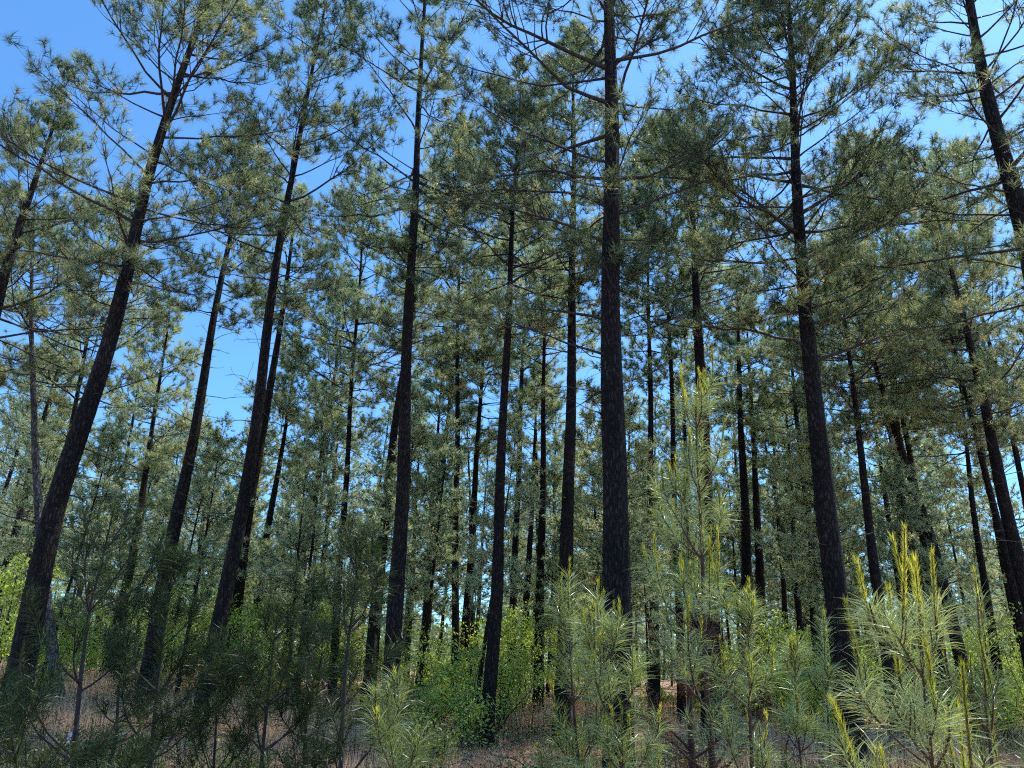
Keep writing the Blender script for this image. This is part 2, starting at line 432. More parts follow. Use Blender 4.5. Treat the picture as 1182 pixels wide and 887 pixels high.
def hero(pix, Y, wpx, wy, H, hb, Lmax, label, nw=None, name='pine_tree', **kw):
    axis = trunk_curve(pix, Y, H)
    base = axis[0].copy()
    # radius from width in pixels at picture height wy
    prj = np.array([proj(p) for p in axis])
    i = int(np.argmin(np.abs(prj[:, 1]-wy)))
    dist = np.linalg.norm(axis[i]-np.array([0, 0, CAMZ]))
    # distance along the view axis
    depth = -(Rn.T @ (axis[i]-np.array([0, 0, CAMZ])))[2]
    r_at = 0.5*wpx*depth/F
    top = kw.get('top', 0.12)
    s = (axis[i, 2]-axis[0, 2])/(H-axis[0, 2])
    r0 = r_at/(1-(1-top)*s**0.95)
    root = thing(name, base, label, 'pine tree', 'tall pines')
    kw.setdefault('far', Y >= 22)  # underlit crowns also take the needles with brightness painted in
    gen_pine(axis-base, r0, H-base[2], hb, Lmax, nw or (0.0046+0.00033*Y), root=root, **kw)
    return root

R2 = math.radians
HEROES = []
def hr(*a, **k): HEROES.append((a, k))
# picture points, distance, width px at row, height, crown base height, limb length, label
hr([(18,790),(60,600),(118,430),(165,220),(213,80)], 13, 25, 640, 17.3, 7.6, 3.3, 'thick leaning pine at the far left, its long trunk slanting up to the right', dead=12, tb=.56, spacing=.5)
hr([(163,830),(205,590),(235,440),(255,330)], 20, 14, 600, 17.0, 10.2, 2.9, 'leaning pine second from the left, bare twiggy stubs below its crown', dead=14)
hr([(228,850),(262,680),(300,460),(325,260),(347,150)], 16, 16, 640, 19.0, 9.0, 2.8, 'long leaning pine third from the left with its top spread against open sky', dead=12, tb=.58, gaps=.2, spacing=.5)
hr([(262,760),(292,560),(325,370),(334,300)], 25, 9, 480, 18.2, 12.5, 2.6, 'thinner pine leaning directly behind the third leaning trunk from the left', dead=10)
hr([(448,860),(462,600),(475,300),(487,60)], 16, 17, 640, 21.5, 10.0, 3.0, 'straight pine left of centre with fine bare twigs halfway up', dead=16, gaps=.2, spacing=.5)
hr([(430,760),(441,620),(452,520),(458,480)], 22, 12, 640, 15.5, 9.0, 2.3, 'dark pine close behind the left of centre trunk', dead=6)
hr([(560,865),(573,690),(582,450),(592,260)], 18, 14, 690, 17.8, 9.5, 2.9, 'slim straight pine at centre whose foot shows on the dry grass', dead=10)
hr([(620,830),(626,600),(628,430)], 26, 8, 600, 16.6, 10.5, 2.4, 'thin pine between the centre pine and the next dark trunk', dead=6)
hr([(648,860),(655,620),(661,350),(662,150)], 19, 15, 600, 20.5, 10.5, 2.9, 'straight dark pine just left of the thickest trunk', dead=12, spacing=.5)
hr([(712,735),(707,500),(706,200),(703,0)], 11, 32, 680, 21.0, 7.6, 3.4, 'thickest pine with deeply furrowed bark rising right of centre', dead=10, gaps=.22, spacing=.5, sides=40, tb=.45,
   forced=[(8.3, PI+.25, 3.0, .45, -.3, .032), (9.0, PI+.05, 3.1, .35, -.35, .032), (9.6, PI-.1, 2.6, .2, -.1, .04), (11.9, PI+.15, 3.2, .15, .1, .05), (8.9, .1, 2.4, .5, .6, .03), (9.6, -.2, 2.5, .0, .8, .03), (11.9, .5, 2.4, .9, .7, .04), (6.9, PI-.2, 2.3, .4, .0, .03), (6.3, PI+.2, 2.0, .15, .0, .025)])
hr([(822,860),(814,560),(808,420),(798,230)], 20, 12, 430, 18.3, 10.4, 3.0, 'pine standing behind the tall sunlit young pine', dead=14)
hr([(866,820),(861,640),(857,530)], 27, 11, 640, 16.5, 10.0, 2.6, 'left one of two close thin pines right of the tall young pine', dead=6)
hr([(882,820),(876,640),(872,560)], 29, 9, 640, 16.0, 10.0, 2.4, 'right one of two close thin pines right of the tall young pine', dead=5)
hr([(988,880),(955,600),(930,380),(915,110)], 13, 25, 660, 17.2, 7.9, 3.4, 'heavy dark pine leaning left with long rising limbs on both sides', dead=9, gaps=.0, spacing=.4, dens=1.25, sides=30, tb=.36,
   forced=[(8.0, .3, 2.5, .25, .35, .04), (7.2, .1, 2.4, .5, .2, .035), (7.5, PI-.1, 2.5, .35, .0, .035), (9.3, .2, 2.8, .75, .3, .045), (9.9, PI+.2, 2.6, .65, .4, .045), (8.9, .5, 2.6, .8, .6, .04), (10.4, -.2, 2.8, .75, .6, .045)])
hr([(1268,640),(1215,420),(1180,270),(1150,150),(1120,0)], 12, 17, 180, 17.5, 7.2, 3.6, 'pine leaning in from the upper right edge, foot outside the photo', dead=8, tb=.62)
hr([(1200,740),(1160,580),(1130,440),(1115,380)], 20, 13, 560, 15.2, 7.6, 3.0, 'leaning brown pine at the right edge below the topmost leaning trunk', dead=10, tb=.6)
hr([(1196,800),(1172,690),(1150,600)], 23, 10, 690, 14, 8.5, 2.4, 'thin pine parallel to the leaning brown pine at the right edge', dead=6)
hr([(1108,760),(1075,620),(1050,545)], 22, 11, 650, 14.8, 8.4, 2.9, 'leaning pine above the bright young shoots at lower right', dead=8, tb=.62)
hr([(1028,800),(1013,680),(1002,590)], 20, 12, 700, 13.5, 7.8, 2.6, 'reddish dark pine right of the heavy dark leaning pine', dead=8, tb=.62)
hr([(58,720),(50,650),(38,520),(38,400)], 20, 10, 600, 14.5, 7.8, 2.8, 'thin pine with sunlight painted on its bark behind the thick leaning pine at left', dead=8, bark=M_BARKSUN, tb=.6)  # bark colour carries the sun falling on this trunk
hr([(-90,700),(-40,500),(5,320),(38,215)], 18, 11, 330, 15.8, 7.4, 3.4, 'leafy pine cut by the left edge of the photo', dead=6, tb=.6)
hr([(128,760),(150,660),(168,545)], 28, 9, 640, 14.5, 7.4, 2.4, 'small pointed pine standing alone against the blue gap at left', dead=5, tb=.6)
hr([(485,800),(496,670),(506,580)], 30, 10, 680, 15, 8.4, 2.4, 'slender pine right of the left of centre pine', dead=6)
hr([(535,765),(544,640),(551,520)], 28, 9, 660, 15.8, 8.6, 2.6, 'mid distance pine seen just left of the centre pine', dead=8)
hr([(602,805),(608,700),(612,620)], 32, 8, 700, 14, 8.4, 2.2, 'very thin pine just right of the centre pine', dead=5)
hr([(948,800),(938,660),(928,560)], 27, 9, 650, 15, 8.0, 2.6, 'thin pine just left of the heavy dark leaning pine', dead=6)
hr([(1160,830),(1145,740),(1132,640)], 24, 9, 720, 13, 7.4, 2.4, 'thin leaning pine behind the far right young shoots', dead=6)
hr([(290,760),(303,650),(318,560)], 30, 9, 650, 14, 8, 2.3, 'slender leaning pine right of the third leaning trunk', dead=6)
hr([(330,760),(345,680),(362,580)], 30, 10, 680, 17, 8.2, 2.8, 'leaning pine left of the dense dark crown at centre left', dead=6, tb=.4)
hr([(755,760),(752,600),(750,440)], 24, 9, 640, 18.5, 10.5, 2.8, 'pine mostly hidden beside the thickest trunk on its right', dead=8)
hr([(1040,600),(1030,400),(1022,260)], 25, 3.5, 300, 21.5, 9.5, 3.4, 'leafy pine filling the gap right of the heavy dark leaning pine', dead=4, tb=.66)
for (bx, tx, Y, H, lab) in [(525, 530, 25, 21.5, 'tall thin pine behind and left of the centre pine'), 
        (785, 768, 24, 21, 'tall thin pine between the thickest trunk and the tall young pine'), (1090, 1000, 25, 21.5, 'tall thin pine right of the heavy dark pine'),
        (1230, 1105, 24, 20.5, 'tall thin pine whose crown fills the upper right'), (385, 420, 26, 20, 'tall thin pine between the third leaning trunk and the left of centre pine'), (590, 610, 31, 23.5, 'far tall pine just right of the centre pine'),
        (30, 130, 24, 17.2, 'tall thin pine behind the thick leaning pine')]:
    hr([(bx, 770), ((bx+tx)/2, 500), (tx, 250)], Y, 7, 600, H, H*rng.uniform(.40, .52), 3.3, lab, dead=7, tb=.58)
for a, k in HEROES: hero(*a, **k)

# ------------------------------------------------------------------ trees further back (copies of a few built trees)
def straight_axis(H, bend):
    z = np.linspace(0, H, 30)
    return np.stack([bend*(z/H)**2*H*0.04 + 0.03*np.sin(z*.8), 0.03*np.cos(z*.6)-.03, z], 1)
variants = []
for i in range(7):
    H = 15.0
    root = thing('pine_tree', (0, 0, 0), 'x', 'pine tree', 'pines further back in the forest')
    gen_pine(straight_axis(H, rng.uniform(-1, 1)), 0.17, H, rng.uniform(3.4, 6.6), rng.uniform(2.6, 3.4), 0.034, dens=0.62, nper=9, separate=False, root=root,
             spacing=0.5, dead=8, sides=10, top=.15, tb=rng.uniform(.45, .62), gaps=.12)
    variants.append(root)

def top_row(px):
    """row of the photo the far canopy reaches at column px"""
    return float(np.interp(px, [0, 100, 125, 235, 300, 340, 420, 520, 700, 900, 940, 1000, 1182], [330, 400, 470, 480, 470, 430, 400, 330, 300, 300, 430, 330, 260]))
heroxy = []
named = [(18, 'the thick leaning pine at left'), (163, 'the second leaning trunk'), (228, 'the third leaning trunk'), (450, 'the left of centre pine'), (560, 'the centre pine'), (650, 'the dark straight pine'), (720, 'the thickest trunk'), (822, 'the tall young pine'), (988, 'the heavy dark leaning pine'), (1108, 'the lower right leaner')]
for o in [o for o in bpy.data.objects if o.get('group') == 'tall pines']: heroxy.append((o.location.x, o.location.y))
placed = list(heroxy)
used = set()
tries = 0; nb = 0
while nb < 120 and tries < 6000:
    tries += 1
    Y = 24 + 80*rng.uniform()**1.15
    x = rng.uniform(-0.74, 0.74)*Y*1.02
    if min((x-a)**2+(Y-b)**2 for a, b in placed) < (2.3+0.012*Y)**2: continue
    z = float(gz(x, Y))
    px, py = proj((x, Y, z))
    if not -60 < px < 1240: continue
    H = rng.uniform(12.5, 18)
    # keep the far canopy below the skyline of the photo
    lim = top_row(px)
    while H > 6 and proj((x, Y, z+H))[1] < lim + rng.uniform(-15, 25): H -= 0.4
    if H < 7.5: continue
    placed.append((x, Y))
    k = int(rng.integers(len(variants)))
    src = variants[k]
    s = H/15.0
    if k not in used:
        o = src; used.add(k)
        o.location = (x, Y, z-.05); o.rotation_euler = (rng.normal(0, .02), rng.normal(-0.02, .03), rng.uniform(0, 6.28)); o.scale = (s**.6, s**.6, s)
    else:
        o = copy_thing(src, (x, Y, z-.05), 0, (s**.6*rng.uniform(.9, 1.1),)*2 + (s,))
        o.rotation_euler = (rng.normal(0, .025), rng.normal(0, .035), rng.uniform(0, 6.28))
    L = [n for p, n in named if p < px]; Rr = [n for p, n in named if p >= px]
    far = 'far off pine' if Y > 62 else ('distant pine' if Y > 42 else 'thin pine')
    o['label'] = far + (' between %s and %s' % (L[-1].replace('the ', '', 1), Rr[0].replace('the ', '', 1)) if L and Rr else (' right of %s' % L[-1] if L else ' left of %s' % Rr[0]))
    nb += 1
for k, v in enumerate(variants):
    if k not in used:
        for c in [c for c in bpy.data.objects if c.parent == v]: bpy.data.objects.remove(c)
        bpy.data.objects.remove(v)

mids = []
for i in range(4):
    root = thing('pine_tree', (0, 0, 0), 'x', 'pine tree', 'half grown pines in the middle distance')
    gen_pine(straight_axis(8.0, rng.uniform(-1, 1)), 0.07, 8.0, rng.uniform(1.6, 3.2), rng.uniform(1.3, 1.8), 0.026, dens=0.8, nper=10, separate=False, root=root,
             spacing=0.4, dead=4, sides=8, top=.15, tb=.62, gaps=.1)
    mids.append(root)
mused = set(); nm = 0; tries = 0
while nm < 72 and tries < 3000:
    tries += 1
    Y = rng.uniform(19, 48); x = rng.uniform(-.72, .72)*Y
    if min((x-a)**2+(Y-b)**2 for a, b in placed) < 1.3**2: continue
    z = float(gz(x, Y)); px, py = proj((x, Y, z))
    if not -40 < px < 1220: continue
    placed.append((x, Y)); s = rng.uniform(.6, 1.15) * (1.25 if px > 380 and Y > 24 else 1); k = nm % 4
    if k in mused: o = copy_thing(mids[k], (x, Y, z-.03), 0, (s, s, s))
    else: o = mids[k]; mused.add(k); o.location = (x, Y, z-.03); o.scale = (s, s, s)
    o.rotation_euler = (rng.normal(0, .03), rng.normal(0, .05), rng.uniform(0, 6.28))
    L = [n for p, n in named if p < px]; Rr = [n for p, n in named if p >= px]
    o['label'] = ('taller' if s > .88 else 'shorter') + ' half grown pine' + (' between %s and %s' % (L[-1].replace('the ', '', 1), Rr[0].replace('the ', '', 1)) if L and Rr else (' right of %s' % L[-1] if L else ' left of %s' % Rr[0]))
    nm += 1

# ------------------------------------------------------------------ young pines
def brush(geo, path, dens, L, w, a0, a1, mat, tint0=.5, droop=.2, seg=1, t0=0.0, jit=.18):
    seglen = np.linalg.norm(np.diff(path, axis=0), axis=1); tot = seglen.sum()
    n = int(dens*tot*(1-t0))
    if n < 1: return
    s = rng.uniform(t0, 1.0, n)*(len(path)-1)
    i = np.minimum(s.astype(int), len(path)-2); f = (s-i)[:, None]
    O = path[i]*(1-f) + path[i+1]*f
    T = norm(path[i+1]-path[i])
    D = cone_dirs(T, 1, a0, a1)
    needles(geo, O, D, L*rng.uniform(.65, 1.1, n), w, mat, np.clip(rng.normal(tint0, jit, n), 0, 1), droop=droop, seg=seg)

def young_pine(name, pix, Y, spread, label, nw=0.004, dens=500, NL=0.21, needle=None, candle=None, wpx=6, hmin=0.5, whorl=0.36, cand=0.30,
               rust=0.0, rust_h=1.2, seg=2, subs=2, nb=(3, 6), H=None, tint=.5, lowlen=1.0, cdens=650, cp=(.75, .4)):
    needle = needle or M_YNEEDLE; candle = candle or M_CANDLE
    P = np.array([at(a, b, Y) for a, b in pix]); P = P[np.argsort(P[:, 2])]
    d0 = (P[1]-P[0])/(P[1, 2]-P[0, 2]); zg = float(gz(P[0, 0], Y))-.03
    base = P[0]-d0*(P[0, 2]-zg)
    pts = np.vstack([base, P[P[:, 2] > zg+.1]])
    zz = np.linspace(zg, pts[-1, 2], 24)
    ax = np.stack([np.interp(zz, pts[:, 2], pts[:, 0])+.012*np.sin(zz*3), np.interp(zz, pts[:, 2], pts[:, 1])+.01*np.cos(zz*2.3), zz], 1) - base
    Ht = ax[-1, 2]
    r0 = max(0.008, 0.5*wpx*Y/F)
    root = thing(name, base, label, 'young pine', 'young pines in the undergrowth')
    dens *= (0.78 if needle is M_SNEEDLE else 0.66); whorl *= 1.25; nw *= 0.85; spread *= 0.93
    g = Geo(); tubes(g, ax, r0*np.linspace(1.1, .22, len(ax)), 9, 0, smooth=True); g.build('trunk', M_LIMB if needle is M_SNEEDLE else M_YBARK, root)  # left saplings get darker bark, shade put into the stem colour
    fol = Geo()
    A = lambda h: np.array([np.interp(h, ax[:, 2], ax[:, k]) for k in range(3)])
    ncand = 0
    def mk_candle(p, up, ln, wmul=1.0, par=None):
        nonlocal ncand
        c = Geo()
        q = p + np.linspace(0, 1, 5)[:, None]*norm(up)[None]*ln + rng.normal(0, .004, (5, 3))*np.linspace(0, 1, 5)[:, None]
        tubes(c, q, np.linspace(.006, .003, 5), 5, 0)
        brush(c, q, cdens*.7, .052*wmul*rng.uniform(.8, 1.2), nw*1.05, .18, .5, 1, float(np.clip(rng.normal(.5, .2), .05, .95)), droop=-.05, seg=1, jit=.2)
        if ncand < 95: c.build('new_shoot', [M_YBARK, candle], par or root); ncand += 1
    # leader
    top = ax[-5:]
    mk_candle(ax[-1]-np.array([0, 0, cand*.9]), np.array([.02, 0, 1.]), cand*1.35)
    brush(fol, ax[-9:], dens*1.3, NL*.9, nw, .5, 1.1, 0, tint+.1, droop=.1, seg=seg)
    h = hmin; az = rng.uniform(0, 6)
    while h < Ht-.18:
        u = h/Ht
        for k in range(int(rng.integers(*nb))):
            a = az + k*2.4 + rng.normal(0, .3)
            L = spread*((1-u)**.6*.95+.18)*rng.uniform(.55, 1.3)*(lowlen if u < .3 else 1)
            e0 = R2(22+25*u)+rng.normal(0, .12)
            w = Geo()
            Pth = limb_path(A(h+rng.uniform(-.04, .04)), a, L, e0, e0+rng.uniform(.3, .9), 7, .09)
            tubes(w, Pth, (r0*.35*(1-u*.5)+.002)*np.linspace(1, .45, 7), 5, 0)
            dead_ = rng.uniform() < rust and h < rust_h
            tips = [(Pth[-1], norm(Pth[-1]-Pth[-2]))]
            if dead_:
                brush(fol, Pth, dens*.9, NL*.8, nw, .4, 1.5, 1, .5, droop=.5, seg=1, t0=.2)
            else:
                brush(fol, Pth, dens, NL, nw, .5, 1.25, 0, tint, droop=.22, seg=seg, t0=.42)
            for j in range(subs):
                t = rng.uniform(.35, .9); q = t*6; i = int(q); S = Pth[i]*(1-(q-i))+Pth[min(i+1, 6)]*(q-i)
                T = norm(Pth[min(i+1, 6)]-Pth[i]); sd = norm(np.cross(T, [0, 0, 1.]))*(1 if j % 2 else -1)
                D = norm(T*.8+sd*rng.uniform(.4, .9)+np.array([0, 0, rng.uniform(.1, .6)]))
                sp = S+np.linspace(0, 1, 4)[:, None]*D[None]*L*rng.uniform(.22, .45)
                sp[:, 2] += np.linspace(0, 1, 4)**2*.06
                tubes(w, sp, np.linspace(.004, .0025, 4), 4, 0)
                if dead_: brush(fol, sp, dens*.6, NL*.8, nw, .4, 1.5, 1, .5, droop=.5, t0=.1)
                else:
                    brush(fol, sp, dens*1.1, NL*.95, nw, .5, 1.2, 0, tint, droop=.2, seg=seg, t0=.15)
                    tips.append((sp[-1], norm(sp[-1]-sp[-2])))
            bo = w.build('branch', M_LIMB if needle is M_SNEEDLE else M_YBARK, root)
            if not dead_ and u > .25:
                for (tp, td) in tips:
                    if rng.uniform() < (cp[0] if tp is tips[0][0] else cp[1]):
                        mk_candle(tp-td*.02, norm(td*.35+np.array([0, 0, 1.])+rng.normal(0, .08, 3)), cand*rng.uniform(.4, 1.0), par=bo)
        az += 1.3; h += whorl*rng.uniform(.75, 1.25)
    fol.build('foliage', [needle, M_RUST], root)
    return root

yp = young_pine
yp('young_pine', [(822,887),(810,660),(804,470)], 6.6, 0.95, 'tallest sunlit young pine with yellow green shoots, standing right of centre', nw=.004, wpx=8, dens=430, tint=.6, cdens=1200, cp=(.95, .5), rust=.85, rust_h=1.75, cand=.36, hmin=.5, whorl=.42)
yp('young_pine', [(798,880),(796,700),(792,560)], 7.4, 0.8, 'thinner young pine close behind the tall sunlit one, rusty needles low down', nw=.0045, wpx=8, dens=380, rust=.85, rust_h=1.9, cand=.26)
yp('young_pine', [(718,890),(700,760),(690,690)], 5.6, 0.5, 'bushy young pine in front of the thickest trunk', nw=.004, wpx=6, dens=560, cand=.24, hmin=.3, whorl=.3, tint=.55)
yp('young_pine', [(668,890),(660,760),(655,665)], 6.4, 0.55, 'young pine screening the foot of the dark trunk left of the thickest pine', nw=.004, wpx=5, dens=480, cand=.28, hmin=.3, whorl=.32)
yp('young_pine', [(868,890),(866,790),(864,690)], 5.8, 0.5, 'young pine with one bright shoot just right of the tall young pine', nw=.004, wpx=6, dens=520, cand=.26, hmin=.45, whorl=.34, tint=.55)
yp('young_pine', [(925,900),(921,830),(918,745)], 6.2, 0.35, 'small young pine with pale drooping needles left of the heavy dark pine', nw=.004, wpx=4, dens=480, cand=.16, hmin=.35, tint=.6, subs=2)
yp('young_pine', [(960,900),(955,800),(951,718)], 6.6, 0.3, 'slim young pine touching the heavy dark pine on its left', nw=.004, wpx=4, dens=420, cand=.18, hmin=.6, tint=.6, subs=2)
yp('young_pine', [(1085,960),(1072,840),(1062,700)], 3.3, 0.55, 'nearest young pine with glowing yellow shoots at the lower right corner', nw=.0029, wpx=8, dens=430, NL=.19, cand=.42, hmin=.3, whorl=.27, subs=3, tint=.72, cdens=1500, cp=(.75, .15))
yp('young_pine', [(1150,960),(1142,840),(1128,690)], 4.4, 0.35, 'young pine with two upright shoots behind the nearest one at right', nw=.003, wpx=6, dens=520, cand=.34, hmin=.5, subs=2, tint=.3)
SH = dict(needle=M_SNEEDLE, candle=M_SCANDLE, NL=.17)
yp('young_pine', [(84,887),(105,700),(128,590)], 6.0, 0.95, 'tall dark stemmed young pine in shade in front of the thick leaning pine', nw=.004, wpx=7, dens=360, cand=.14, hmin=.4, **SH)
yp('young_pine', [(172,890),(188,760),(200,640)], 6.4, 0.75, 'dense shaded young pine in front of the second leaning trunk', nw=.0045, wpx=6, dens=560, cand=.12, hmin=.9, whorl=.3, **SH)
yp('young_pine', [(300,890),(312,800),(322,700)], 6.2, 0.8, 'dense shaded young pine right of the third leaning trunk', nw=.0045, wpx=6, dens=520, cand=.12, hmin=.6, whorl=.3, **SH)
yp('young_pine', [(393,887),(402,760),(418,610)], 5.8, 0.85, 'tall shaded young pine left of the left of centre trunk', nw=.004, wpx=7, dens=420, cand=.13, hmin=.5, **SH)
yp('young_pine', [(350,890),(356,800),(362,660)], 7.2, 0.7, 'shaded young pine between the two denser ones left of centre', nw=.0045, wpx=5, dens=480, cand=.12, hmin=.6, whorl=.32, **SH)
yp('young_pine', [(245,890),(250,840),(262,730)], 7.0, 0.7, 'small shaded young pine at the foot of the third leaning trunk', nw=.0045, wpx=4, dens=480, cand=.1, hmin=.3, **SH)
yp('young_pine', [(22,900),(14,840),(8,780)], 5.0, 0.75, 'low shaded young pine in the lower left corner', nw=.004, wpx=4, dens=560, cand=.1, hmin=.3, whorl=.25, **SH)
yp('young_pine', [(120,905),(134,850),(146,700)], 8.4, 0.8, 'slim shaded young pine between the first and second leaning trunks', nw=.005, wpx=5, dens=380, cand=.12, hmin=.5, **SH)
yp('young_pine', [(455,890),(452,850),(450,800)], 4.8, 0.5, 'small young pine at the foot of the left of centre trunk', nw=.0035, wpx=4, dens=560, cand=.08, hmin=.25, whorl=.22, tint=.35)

# ------------------------------------------------------------------ leafy shrubs
def leaves(geo, O, size, mat, tint, up=.5):
    n = len(O)
    nrm = norm(rng.normal(size=(n, 3)) + np.array([[0, 0, up]]))
    u = norm(np.cross(nrm, rng.normal(size=(n, 3)))); w = np.cross(nrm, u)
    s = (size*rng.uniform(.6, 1.2, n))[:, None]
    v = np.stack([O-u*s*.5, O+w*s*.28-nrm*s*.05, O+u*s*.5-nrm*s*.1, O-w*s*.28-nrm*s*.05], 1)
    geo.add(v, np.arange(4*n).reshape(n, 4), mat, tint)

def shrub(H, Wd, nleaf, leaf, mat=None, tb=.55, name='shrub'):
    root = thing(name, (0, 0, 0), 'x', 'shrub', 'leafy shrubs under the pines')
    w = Geo(); f = Geo()
    ns = 7
    tips = []
    for k in range(ns):
        a = rng.uniform(0, 6.28); e = rng.uniform(.95, 1.45)
        P = limb_path(np.array([rng.normal(0, .08), rng.normal(0, .08), 0]), a, H*rng.uniform(.6, 1.0), e, e+rng.normal(0, .25), 8, .12)
        tubes(w, P, .018*np.linspace(1, .3, 8), 5, 0)
        for j in range(9):
            i = rng.integers(2, 8); d = norm(rng.normal(size=3)+np.array([0, 0, .5]))
            L = Wd*rng.uniform(.25, .7)
            Q = limb_path(P[i], rng.uniform(0, 6.28), L, rng.uniform(0, .9), rng.uniform(0, .9), 5, .15)
            tubes(w, Q, .007*np.linspace(1, .4, 5), 3, 0)
            tips += list(Q[1:])
    w.build('stems', M_LIMB, root)
    tips = np.array(tips)
    c = tips[rng.integers(len(tips), size=nleaf)]
    O = c + rng.normal(0, .10, c.shape)*np.array([[1, 1, .7]])
    O[:, 2] = np.maximum(O[:, 2], .05)
    leaves(f, O, leaf, 0, np.clip(rng.normal(tb, .22, nleaf), 0, 1))
    f.build('foliage', mat or M_LEAF, root)
    return root

sv = [shrub(2.0, 1.0, 1700, .085), shrub(2.8, 1.2, 2300, .09, tb=.65), shrub(1.4, .9, 1300, .075, tb=.45), shrub(3.6, 1.5, 3000, .1, tb=.6)]
sused = set(); ns_ = 0
spots = [(268,735,24,3),(285,700,30,3),(300,760,22,1),(262,690,34,3),(470,740,24,1),(500,770,20,0),(520,745,23,1),(485,790,18,2),(540,790,20,0),(545,800,17,2),(585,740,28,3),(600,770,24,1),(640,740,30,3),(575,800,21,0),
         (60,760,22,0),(110,740,26,1),(130,720,30,3),(75,720,28,3),(925,780,24,1),(900,760,28,3),(940,760,30,3),(955,790,22,0),(1030,780,24,1),(1045,760,28,3),(1180,770,24,1),(1150,790,22,0),(1120,760,30,3),(1165,760,28,1),(5,720,24,3),(30,700,30,3),(200,740,28,1),(230,720,32,3),(400,740,30,1),(370,730,33,3),(425,730,26,0),(680,760,26,1),(850,780,26,0),(760,770,28,3),(1090,790,22,2),(340,750,28,1)]
spots += [(float(rng.uniform(-10, 1190)), 760, float(rng.uniform(23, 40)), int(rng.choice([0, 1, 1, 3]))) for _ in range(34)]
for (px, py, Y, k) in spots:
    p = at(px, py, Y); x = p[0]; z = float(gz(x, Y))
    o = sv[k] if k not in sused else copy_thing(sv[k], (0, 0, 0), 0, (1, 1, 1))
    sused.add(k)
    s = rng.uniform(.75, 1.15)
    o.location = (x, Y, z-.03); o.rotation_euler = (0, 0, rng.uniform(0, 6.28)); o.scale = (s, s, s*rng.uniform(.85, 1.15))
    L = [n for q, n in named if q < px]; Rr = [n for q, n in named if q >= px]
    size = ['waist high', 'bright tall', 'low', 'big bright'][k]
    dist = 'nearer' if Y < 23 else ('further' if Y < 29 else 'farthest')
    o['label'] = '%s %s green leafy shrub' % (dist, size) + (' between %s and %s' % (L[-1].replace('the ', '', 1), Rr[0].replace('the ', '', 1)) if L and Rr else (' right of %s' % L[-1] if L else ' left of %s' % Rr[0]))

for (px, Y, H, Wd, n, leaf, lab) in [(150, 9, .9, .7, 2200, .045, 'dark low bush between the first two leaning trunks'), (275, 10, .7, .7, 2000, .045, 'dark low bush right of the third leaning trunk'),
        (430, 9, .6, .6, 1800, .04, 'dark low bush left of the foot of the left of centre pine'), (620, 10, .8, .8, 2200, .045, 'low green bush right of the centre pine foot'), (500, 12.5, .9, .9, 2600, .05, 'broad low bush left of the centre pine foot'),
        (1120, 7, .7, .6, 2000, .045, 'low weedy bush behind the nearest young pine')]:
    r = shrub(H, Wd, n, leaf, M_WEED, .35, 'bush'); x = at(px, 800, Y)[0]
    r.location = (x, Y, float(gz(x, Y))-.03); r['label'] = lab; r['group'] = 'low bushes'
# dry pinkish shrub at lower right, reddish one under the tall young pine
def special(px, Y, H, Wd, n, leaf, mat, label, tb=.5):
    r = shrub(H, Wd, n, leaf, mat, tb, 'dry_shrub'); x = at(px, 800, Y)[0]
    r.location = (x, Y, float(gz(x, Y))-.03); r['label'] = label; del r['group']
special(938, 8.2, 1.05, .6, 2600, .035, M_PINK, 'pinkish brown dry shrub left of the heavy dark pine foot')
special(806, 6.0, .85, .5, 2600, .03, M_RUST, 'rust red dead bush at the foot of the tall young pine', .35)
special(848, 7.0, .8, .5, 1500, .035, M_RUST, 'small dark red dead bush right of the tall young pine foot', .25)

# fern
def fern(px, Y, s, label):
    x = at(px, 800, Y)[0]
    root = thing('fern', (x, Y, float(gz(x, Y))), label, 'fern')
    for k in range(9):
        g = Geo(); a = k*.7+rng.normal(0, .15)
        P = limb_path(np.zeros(3), a, s*rng.uniform(.8, 1.1), 1.1, -.2, 9, .05)
        tubes(g, P, .004*np.linspace(1, .4, 9), 3, 0)
        t = np.linspace(.2, 1, 26); q = t*8; i = np.minimum(q.astype(int), 7); f = (q-i)[:, None]
        O = P[i]*(1-f)+P[i+1]*f; T = norm(P[i+1]-P[i])
        for sg in (-1, 1):
            D = norm(norm(np.cross(T, [0, 0, 1.]))*sg+T*.35)
            LL = s*.28*np.sin(t*PI*.85+.35)
            side = T*.018
            v = np.stack([O-side, O+side, O+D*LL[:, None]-np.array([[0, 0, .02]])], 1)
            g.add(v, np.arange(3*len(O)).reshape(-1, 3), 0, np.clip(rng.normal(.7, .15, len(O)), 0, 1))
        g.build('frond', M_WEED, root)
fern(468, 11, .75, 'green fern beside the foot of the left of centre pine')
fern(36, 6.5, .5, 'light green fern low in the lower left corner')

